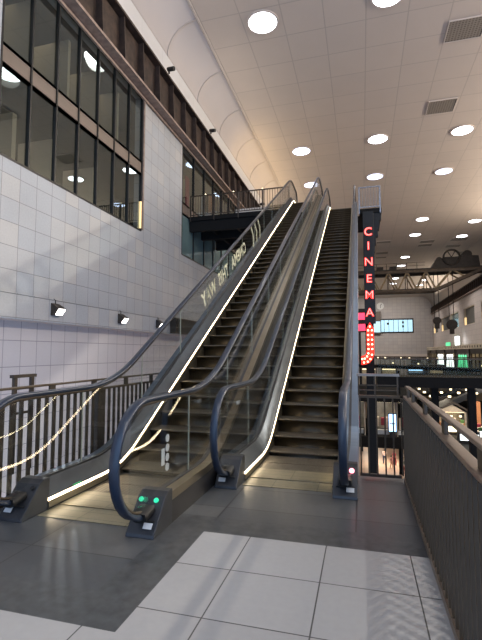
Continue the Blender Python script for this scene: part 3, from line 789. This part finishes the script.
MB().bar((0, -.14, 0), (.35, -.14, .6), .12).bar((0, -.14, 0), (.1, -.14, -.55), .1).build('clock_hands', M['black'], o)
struct(B(XL, XR, YB-.5, YB, .2, 1.1), 'trim_8', M['cove']); struct(B(12.9, 15.3, YB-.7, YB, -1.3, .3), 'trim_9', M['room_dark'])

# shops along the far right wall
nb = 0
for i, (a, b) in enumerate(((70, 77.5), (79, 88), (90.5, 99), (101, 110), (112, 119), (121, 126))):
    o = thing('small_shop', (XR-1.6, a, -1.9), ['lit shop front on the right wall nearest along the upper gallery', 'lit shop front below the square wall window', 'lit shop front with a zigzag neon in its glass, nearer one', 'lit shop front with a zigzag neon in its glass, farther one', 'dim shop front near the far corner', 'dim shop front in the far corner'][i], 'shop front', 'shop fronts along the right wall')
    L = b-a
    MB().box(1.4, 1.5, 0, L, 0, 3.9).box(0, 1.5, 0, .1, 0, 3.9).box(0, 1.5, L-.1, L, 0, 3.9).box(0, 1.5, 0, L, 3.9, 4.0).build('interior', M['shop_in'], o)
    fr = MB()
    for k in range(4): fr.box(-.05, .1, L*k/3-.12, L*k/3+.12, 0, 4.0)
    fr.box(-.05, .1, 0, L, 3.2, 4.0); fr.build('frame', M['bronze_dark'], o)
    MB().box(.3, 1.3, .5, L-.5, 3.84, 3.88).build('light_panel', M['shop_light'] if i != 1 else M['shop_light_w'], o)
    if i in (1, 2, 3):
        z_ = MB(); pts = []
        for k in range(9): pts.append((-.1, L*(.12+.095*k), .5+(2.4 if k % 2 else 0)))
        z_.tube(pts, .13, 6); z_.build('neon_zigzag', M['shop_light_w'] if i > 1 else M['exit'], o)
o = thing('sign_band', (XR-1.75, 70, 2.1), 'pale lit signboard band with dark dots above the far shops', 'signboard')
B(0, 1.75, 0, 56, 0, .75).build('band', M['cream'], o)
d_ = MB().disc((0, 0), .2, 'x', (-.03, 0), 10).mesh('dot', M['black'])
for k in range(34):
    q = bpy.data.objects.new('dot', d_); COL.objects.link(q); q.parent = o; q.location = (0, 1+1.64*k, .37)
o = thing('exit_sign', (XR-1.6, 97, 2.86), 'green exit sign above the far shops', 'exit sign')
B(-.0, .1, -2.2, 2.2, 0, .7).build('sign_face', M['exit'], o)
o = thing('light_box', (XR-1.5, 89.5, 2.86), 'small white light box on the right wall above the shops', 'light box')
B(0, .5, -.9, .9, 0, 1.7).build('lit_face', M['shop_light_w'], o)
# balcony floor along the right wall
struct(B(13.8, XR, 30, YB, -2.3, -1.9), 'floor_right_gallery', M['slab_black'])

# bridges crossing the hall
def bridge(name, p0, p1, wid, z, thick, label, glassh=1.05):
    v = Vector((p1[0]-p0[0], p1[1]-p0[1], 0)); L = v.length; ang = math.atan2(v.y, v.x)
    o = thing(name, (p0[0], p0[1], z), label, 'bridge'); o.rotation_euler = (0, 0, ang)
    B(0, L, 0, wid, -thick, 0).build('deck', M['slab_black'], o); B(.0, L, .1, wid-.1, 0, .015).build('deck_surface', M['carpet'], o)
    for yy0 in (.06, wid-.06):
        n_ = int(L/1.5)
        for k in (range(n_) if glassh > 1 else ()): B(L*k/n_+.02, L*(k+1)/n_-.02, yy0-.01, yy0+.01, .02, glassh).build('glass_panel', M['glass_dark'], o)
        for k in (range(n_+1) if glassh < 1 else ()): B(L*k/n_-.02, L*k/n_+.02, yy0-.02, yy0+.02, 0, glassh).build('rail_post', M['bronze'], o)
        B(0, L, yy0-.03, yy0+.03, glassh, glassh+.06).build('handrail', M['bronze'], o)
    return o
bridge('footbridge', (.9, 28), (XR-.01, 28), 2.5, 0.02, .62, 'black steel footbridge with glass sides crossing the hall behind the right railing')
sb = bridge('footbridge', (-2, 57), (13.8, 37.5), 2.2, .05, .3, 'slanting footbridge with railings and small lights beyond the black one', .95)
lm = MB().disc((0, 0), .07, 'y', (-.05, .05), 8).mesh('rail_lamp', M['shop_light'])
for k in range(20):
    q = bpy.data.objects.new('rail_lamp', lm); COL.objects.link(q); q.parent = sb; q.location = (1.2+1.2*k, -.03, .85 if k % 3 else .3)
for x, y in ((6.2, 28.6), (4.3, 29.4)): struct(B(x-.2, x+.2, y-.2, y+.2, -11.5, -.6), 'trim_pillar', M['slab_black'])
struct(B(3.6, 3.9, 50, 50.4, -11.5, -.5), 'trim_pillar', M['slab_black'])

# shops below: cross building at y=47
cb = MB(); cb.box(-6, 5.2, 47, 60, -8.2, -7.1); struct(cb, 'floor_middle_block', M['slab_black'])
struct(B(-6, 5.2, 46.8, 60, -3.55, -2.9), 'ceiling_middle_block', M['slab_black'])
for i, x in enumerate((-5.6, -2.6, .4, 3.3)):
    o = thing('shop_unit', (x, 47.6, -7.1), ['clothes shop unit seen left below', 'clothes shop unit second from the left below', 'lit clothes shop unit behind the bars, left of the blue screen', 'lit clothes shop unit behind the bars, right of the blue screen'][i], 'shop', 'shop units on the middle level'); W_ = 2.8 if i < 3 else 1.8
    MB().box(0, W_, 5, 5.1, 0, 3.5).box(0, .1, 0, 5, 0, 3.5).box(W_-.1, W_, 0, 5, 0, 3.5).build('interior', M['shop_in'], o)
    B(.2, W_-.2, 1, 1.6, 3.35, 3.45).build('light_panel', M['shop_light'], o)
    B(.2, W_-.2, 3, 3.6, 3.35, 3.45).build('light_panel', M['shop_light_w'], o)
    for k in range(4):
        x_ = .3+k*(W_-.6)/4
        B(x_, x_+.35, 1.2+.5*(k % 2), 1.6+.5*(k % 2), .5+.2*(k % 3), 1.7).build('garment', M[['cloth_red', 'cloth_white', 'cloth_navy', 'cream'][(k+i) % 4]], o, .05)
    MB().box(.2, W_-.2, 1.0, 1.7, 0, .45).build('display_table', M['white'], o)
o = thing('display_screen', (2.85, 47.2, -6.6), 'bright blue advertising screen between the bars of the end railing', 'screen')
B(-.40, .40, 0, .12, -.0, 1.9).build('screen_frame', M['black'], o); B(-.34, .34, -.02, 0, .08, 1.82).build('screen_face', M['screen2'], o)
MB().box(-.3, .3, -.05, .2, -.5, 0).build('stand', M['black'], o)
B(-.28, .28, -.03, -.02, .8, .95).build('picture_band', M['white'], o)
# ground-level shop walls so that the pink floor meets a back
struct(B(-8.9, 18.6, 78, 78.3, -11.5, -3.0), 'wall_ground_shops', M['cream'])

# right mezzanine with kiosk
struct(B(6.2, XR, 36, 75, -6.5, -6.0), 'floor_mezzanine', M['slab_black'])
o = thing('kiosk', (8.3, 47, -6.0), 'gabled kiosk with dark sloping roof and cream gable behind the right railing', 'kiosk')
o.scale = (.68, .68, .68)
MB().prism([(-2.0, 2.45), (2.0, 2.45), (0.2, 3.5)], 'y', -.1, 0).build('gable', M['cream'], o)
MB().prism([(-2.5, 2.25), (.2, 3.75), (2.5, 2.45), (2.5, 2.7), (.2, 4.05), (-2.5, 2.5)], 'y', -.6, 4).build('roof', M['bronze_dark'], o)
for q in ((-2, -1.8, 0, .2, 0, 2.5), (1.8, 2, 0, .2, 0, 2.5)): B(*q).build('corner_post', M['shop_in'], o)
B(-2, 2, 3.6, 3.8, 0, 2.5).build('back_wall', M['shop_in'], o)
MB().box(-1.8, 1.8, .2, 3.4, 2.36, 2.44).build('light_panel', M['shop_light'], o)
MB().box(-1.8, 1.8, .1, .7, 0, 1.0).build('counter', M['orange'], o)
for x in (-1.2, 0, 1.2):
    MB().tube([(x, -.2, 2.4), (x, -.2, 2.0)], .02, 6).build('pendant_cable', M['black'], o); MB().disc((x, -.2), .17, 'z', (1.8, 2.0), 12).build('pendant_lamp', M['shop_light'], o)
tag(B(10.0, 10.6, 45.5, 46.1, -6, -3.1).build('display_pillar', M['orange'], None, .02), 'orange brick pillar beside the kiosk', 'pillar')
for i, (x, y, z, L) in enumerate(((7.0, 44, -6, 1.8), (9.3, 42, -6, 1.6), (12.6, 50, -6, 3.0), (7.6, 40, -6, 1.6))):
    o = thing('shop_counter', (x, y, z), ['lit shop counter left of the kiosk', 'brightly lit shop counter in front of the orange pillar', 'lit shop counter far right behind the black column', 'low lit counter in front of the kiosk'][i], 'counter')
    B(0, L, 0, .8, 0, .95).build('counter_body', M['bronze_dark'], o); B(.1, L-.1, -.03, 0, .25, .75).build('lit_front', M['shop_light_w'] if i % 2 else M['shop_light'], o)
    B(0, L, 0, .8, .95, 1.02).build('counter_top', M['cream'], o)
    for k in range(3): B(.2+k*.7, .5+k*.7, .2, .5, 1.02, 1.3+.15*(k % 2)).build('goods', M[['cloth_red', 'cream', 'leaf'][k]], o)
pl = MB().disc((0, 0), .16, 'z', (-.2, 0), 12).mesh('lamp_shade', M['shop_light']); pc = MB().tube([(0, 0, 0), (0, 0, 1.6)], .02, 6).mesh('cord', M['black'])
for k in range(12):
    x, y = 7.2+1.9*(k % 4), 52+5*(k//4)
    q = thing('pendant_lamp', (x, y, -3.2), 'small warm pendant lamp hanging over the lower shops behind the kiosk', 'pendant lamp', 'pendant lamps over the lower shops')
    for nm, me in (('lamp_shade', pl), ('cord', pc)):
        c_ = bpy.data.objects.new(nm, me); COL.objects.link(c_); c_.parent = q
struct(B(6.2, 15.6, 50, 64, -1.6, -1.3), 'ceiling_mezzanine', M['slab_black'])
# mall escalator seen among the shops
o = thing('distant_escalator', (7.2, 60, -6.0), 'dark diagonal escalator truss rising among the far shops', 'escalator')
MB().prism([(0, 0), (.8, 0), (9.5, 4.6), (10.5, 4.6), (10.5, 4.0), (9.6, 4.0), (.9, -.7), (0, -.7)], 'y', 0, 1.2).build('truss', M['anthracite'], o)
for yy0 in (0, 1.2): MB().bar((0, yy0, .95), (.8, yy0, .95), .08).bar((.8, yy0, .95), (9.5, yy0, 5.5), .08).bar((9.5, yy0, 5.5), (10.5, yy0, 5.5), .08).build('handrail', M['rubber'], o)
# more shop boxes under the slanting bridge on the level of the gallery
for i, (x, y) in enumerate(((-.2, 66), (2.6, 66), (6.0, 64), (9.0, 66))):
    o = thing('shop_unit', (x, y, -4.0), ['yellow lit shop window under the slanting footbridge, leftmost', 'yellow lit shop window under the slanting footbridge, second from left', 'cyan lit shop window under the slanting footbridge', 'lit shop window under the slanting footbridge, rightmost'][i], 'shop', 'lit shop windows beyond the footbridge')
    W_ = 2.2
    MB().box(0, W_, 0, .2, 0, .9).box(0, .15, 0, .2, .9, 3.2).box(W_-.15, W_, 0, .2, .9, 3.2).box(0, W_, 0, .2, 3.2, 3.8).build('shop_frame', M['bronze_dark'], o)
    B(.15, W_-.15, 1.5, 1.6, 0, 3.8).build('back_wall', M['shop_in'], o); B(.2, W_-.2, .5, 1.2, 3.0, 3.1).build('light_panel', M['shop_light'] if i != 2 else M['screen2'], o)
struct(B(-3, 13.8, 64, 77, -4.4, -4.0), 'floor_far_deck', M['slab_black'])
o = thing('easel_sign', (4.6, 53.8, -11.5), 'white A-frame board standing on the pink ground floor', 'sign')
MB().bar((-.3, 0, 0), (0, 0, 1.9), .09).bar((.3, 0, 0), (0, 0, 1.9), .09).bar((-.2, 0, .6), (.2, 0, .6), .07).build('frame', M['white'], o); MB().box(-.2, .2, -.05, -.02, .7, 1.4).build('board', M['white'], o)
o = thing('potted_shrub', (4.5, 51.3, -11.5), 'dark green shrub in a red pot on the ground floor', 'plant')
MB().prism([(-.28, 0), (.28, 0), (.4, .6), (-.4, .6)], 'y', -.35, .35).build('pot', M['terracotta'], o, .03)
fo = MB()
for k in range(160):
    a = random.uniform(0, 2*PI); h_ = random.uniform(.6, 1.5); r_ = random.uniform(.0, .45)*(1-.4*(h_-.6)); c_ = Vector((r_*math.cos(a), r_*math.sin(a), h_)); d1 = Vector([random.uniform(-.12, .12) for _ in range(3)]); d2 = Vector([random.uniform(-.12, .12) for _ in range(3)])
    fo.add([c_-d1, c_-d2, c_+d1, c_+d2], [(0, 1, 2, 3)])
fo.build('foliage', M['leaf'], o)

# ------------------------------------------------------------------ people far below
def person(loc, rz, label, top, bottom, stride=.25, skirt=False, sc_=1.):
    o = thing('person', loc, label, 'person'); o.rotation_euler = (0, 0, rz); o.scale = (sc_,)*3
    J = {'pel': (0, 0, .93), 'wst': (0, 0, 1.08), 'chs': (0, 0, 1.30), 'nck': (0, 0, 1.47), 'hed': (0, -.01, 1.56), 'top': (0, 0, 1.70),
         'hl': (-.09, 0, .88), 'kl': (-.10, -stride*.6, .48), 'al': (-.10, -stride*.5, .07), 'tl': (-.10, -stride*.5-.17, .03),
         'hr': (.09, 0, .88), 'kr': (.10, stride*.2, .48), 'ar': (.10, stride*.8, .09), 'tr': (.10, stride*.8-.17, .03),
         'sl': (-.18, 0, 1.41), 'el': (-.23, .06, 1.14), 'wl': (-.22, -.05, .90), 'fl': (-.22, -.08, .80),
         'sr': (.18, 0, 1.41), 'er': (.23, .06, 1.14), 'wr': (.22, -.05, .90), 'fr': (.22, -.08, .80)}
    Rr = dict(pel=(.13, .10), wst=(.125, .09), chs=(.15, .10), nck=(.055, .055), hed=(.085, .10), top=(.07, .08), hl=(.09, .09), kl=(.06, .06), al=(.04, .045), tl=(.035, .03), hr=(.09, .09), kr=(.06, .06), ar=(.04, .045), tr=(.035, .03), sl=(.06, .06), el=(.042, .042), wl=(.028, .03), fl=(.03, .02), sr=(.06, .06), er=(.042, .042), wr=(.028, .03), fr=(.03, .02))
    E_ = [('pel', 'wst'), ('wst', 'chs'), ('chs', 'nck'), ('nck', 'hed'), ('hed', 'top'), ('pel', 'hl'), ('hl', 'kl'), ('kl', 'al'), ('al', 'tl'), ('pel', 'hr'), ('hr', 'kr'), ('kr', 'ar'), ('ar', 'tr'), ('chs', 'sl'), ('sl', 'el'), ('el', 'wl'), ('wl', 'fl'), ('chs', 'sr'), ('sr', 'er'), ('er', 'wr'), ('wr', 'fr')]
    def skin(names, edges, grow, name, m_):
        me = bpy.data.meshes.new(name); me.from_pydata([J[n_] for n_ in names], [(names.index(a), names.index(b)) for a, b in edges], [])
        ob = bpy.data.objects.new(name, me); COL.objects.link(ob); ob.parent = o
        md = ob.modifiers.new('skin', 'SKIN'); md.use_smooth_shade = True
        for i_, n_ in enumerate(names): me.skin_vertices[0].data[i_].radius = (Rr[n_][0]+grow, Rr[n_][1]+grow)
        me.skin_vertices[0].data[0].use_root = True
        sd_ = ob.modifiers.new('sub', 'SUBSURF'); sd_.levels = 1; sd_.render_levels = 2
        me.materials.append(m_); return ob
    skin(list(J), E_, 0, 'body', M['skin'])
    skin(['wst', 'pel', 'chs', 'sl', 'el', 'sr', 'er'], [('wst', 'pel'), ('wst', 'chs'), ('chs', 'sl'), ('sl', 'el'), ('chs', 'sr'), ('sr', 'er')], .022, 'top', top)
    skin(['pel', 'hl', 'kl', 'al', 'hr', 'kr', 'ar'], [('pel', 'hl'), ('hl', 'kl'), ('kl', 'al'), ('pel', 'hr'), ('hr', 'kr'), ('kr', 'ar')], .02, 'trousers', bottom)
    h_ = MB(); 
    h_.sweep([(0, .03, 1.50), (0, .045, 1.6), (0, .02, 1.72), (0, .0, 1.76)], [(.085*math.cos(2*PI*k/10), .07*math.sin(2*PI*k/10)) for k in range(10)], (1, 0, 0))
    h_.build('hair', M['hair'], o)
person((2.3, 54.3, -11.5), 2.9, 'person in pale top and navy trousers standing on the pink ground floor', M['cloth_white'], M['cloth_navy'])
person((3.35, 53.6, -11.5), 2.2, 'person in dark red top walking on the pink ground floor', M['cloth_red'], M['cloth_red'], .2)
person((2.95, 52.4, -11.5), 2.2, 'smaller person in pink clothes walking beside the one in red', M['cloth_pink'], M['skin'], .22, sc_=.82)

# ------------------------------------------------------------------ lights
def area(loc, target, sx, sy, power, col, name='lamp'):
    la = bpy.data.lights.new(name, 'AREA'); la.shape = 'RECTANGLE'; la.size = sx; la.size_y = sy; la.energy = power; la.color = col
    o = bpy.data.objects.new(name, la); COL.objects.link(o); o.location = loc
    o.rotation_euler = (Vector(target)-Vector(loc)).to_track_quat('-Z', 'Y').to_euler(); return o
def spot(loc, target, power, col, size, soft=.3, blend=.5):
    la = bpy.data.lights.new('spot', 'SPOT'); la.energy = power; la.color = col; la.spot_size = math.radians(size); la.shadow_soft_size = soft; la.spot_blend = blend
    o = bpy.data.objects.new('spot', la); COL.objects.link(o); o.location = loc
    o.rotation_euler = (Vector(target)-Vector(loc)).to_track_quat('-Z', 'Y').to_euler(); return o
# floodlight on the right runway: its light on the left wall is cut off by the escalators
spot((17.6, 25, 12.2), (-8.5, 0, 7), 14000, (1, .93, .82), 52, .42, .45)
# added spots without fittings, brightening the far end wall and the far right wall
for y in (62, 80, 98, 116): spot((6.5, y, 16.2), (18.6, y, 3), 4800, (1, .93, .86), 75, .4, .8)
for x in (-1, 9): spot((x, 106, 16.2), (x+1, 127, 4), 6500, (1, .93, .88), 80, .4, .8)
# added fill along both runways, no fittings there, brightening the ceiling
for y, L_ in ((4, 24), (31, 24), (48, 8), (98, 34)):
    area((17.6, y, 13.9), (6, y, 17.2), L_, .3, (150 if y < 90 else 60)*L_, (1, .86, .70), 'ceiling_fill')
    area((-7.9, y, 14.45), (4, y, 17.4), L_, .2, 12*L_, (1, .88, .74), 'ceiling_fill')
area((-7.75, 36, 14.8), (-6.9, 36, 16.85), 17, .15, 130, (1, .70, .32), 'cove_light')
# lower level lighting
for x, y, z, p in ((3, 54, -8.6, 420), (9, 52, -8.6, 300), (1, 66, -8.6, 300), (1, 49.5, -4, 90), (9, 43, -2.4, 420), (14, 60, -2.4, 520), (9, 56, -2.4, 420), (4, 70, -.2, 260)):
    area((x, y, z), (x, y, z-4), 3, 3, p, (1, .86, .68), 'shop_lamp')
area((XL-2.8, 12, 11.9), (XL-2.8, 12, 0), 3, 8, 95, (1, .88, .70), 'room_lamp'); area((XL-2.8, 12, 8.7), (XL-2.8, 12, 0), 3, 8, 60, (1, .9, .8), 'room_lamp')
area((XL-2.8, 26, 11.9), (XL-2.8, 26, 0), 3, 10, 130, (1, .88, .74), 'room_lamp')
# daylight from behind the camera, through the open end of the hall
wd = bpy.data.worlds.new('world'); sc.world = wd; wd.use_nodes = True
bg = wd.node_tree.nodes['Background']; bg.inputs['Color'].default_value = (.44, .64, 1, 1); bg.inputs['Strength'].default_value = 1.9

# ------------------------------------------------------------------ camera
f = 432.; h = 1.5
pit = math.atan(32.5/432); yaw = math.atan(121/math.hypot(432, 32.5))
F = Vector((-math.sin(yaw)*math.cos(pit), math.cos(yaw)*math.cos(pit), math.sin(pit)))
R = Vector((math.cos(yaw), math.sin(yaw), 0)); U = R.cross(F)
cd = bpy.data.cameras.new('camera'); cd.sensor_fit = 'VERTICAL'; cd.sensor_height = 24; cd.lens = f/640*24; cd.clip_end = 400; cd.clip_start = .05
cam = bpy.data.objects.new('camera', cd); COL.objects.link(cam)
mw = Matrix((R, U, -F)).transposed().to_4x4(); mw.translation = (0, 0, h); cam.matrix_world = mw
sc.camera = cam
sc.view_settings.view_transform = 'Standard'; sc.view_settings.look = 'None'; sc.view_settings.gamma = 1
sc.view_settings.exposure = 0.0
sc.view_settings.use_curve_mapping = False
sc.cycles.transparent_max_bounces = 24
sc.cycles.max_bounces = 8; sc.cycles.diffuse_bounces = 4
sc.cycles.use_denoising = True
sc.cycles.denoising_prefilter = 'ACCURATE'
sc.cycles.sample_clamp_indirect = 2.0; sc.cycles.sample_clamp_direct = 12.0; sc.cycles.blur_glossy = 1.0
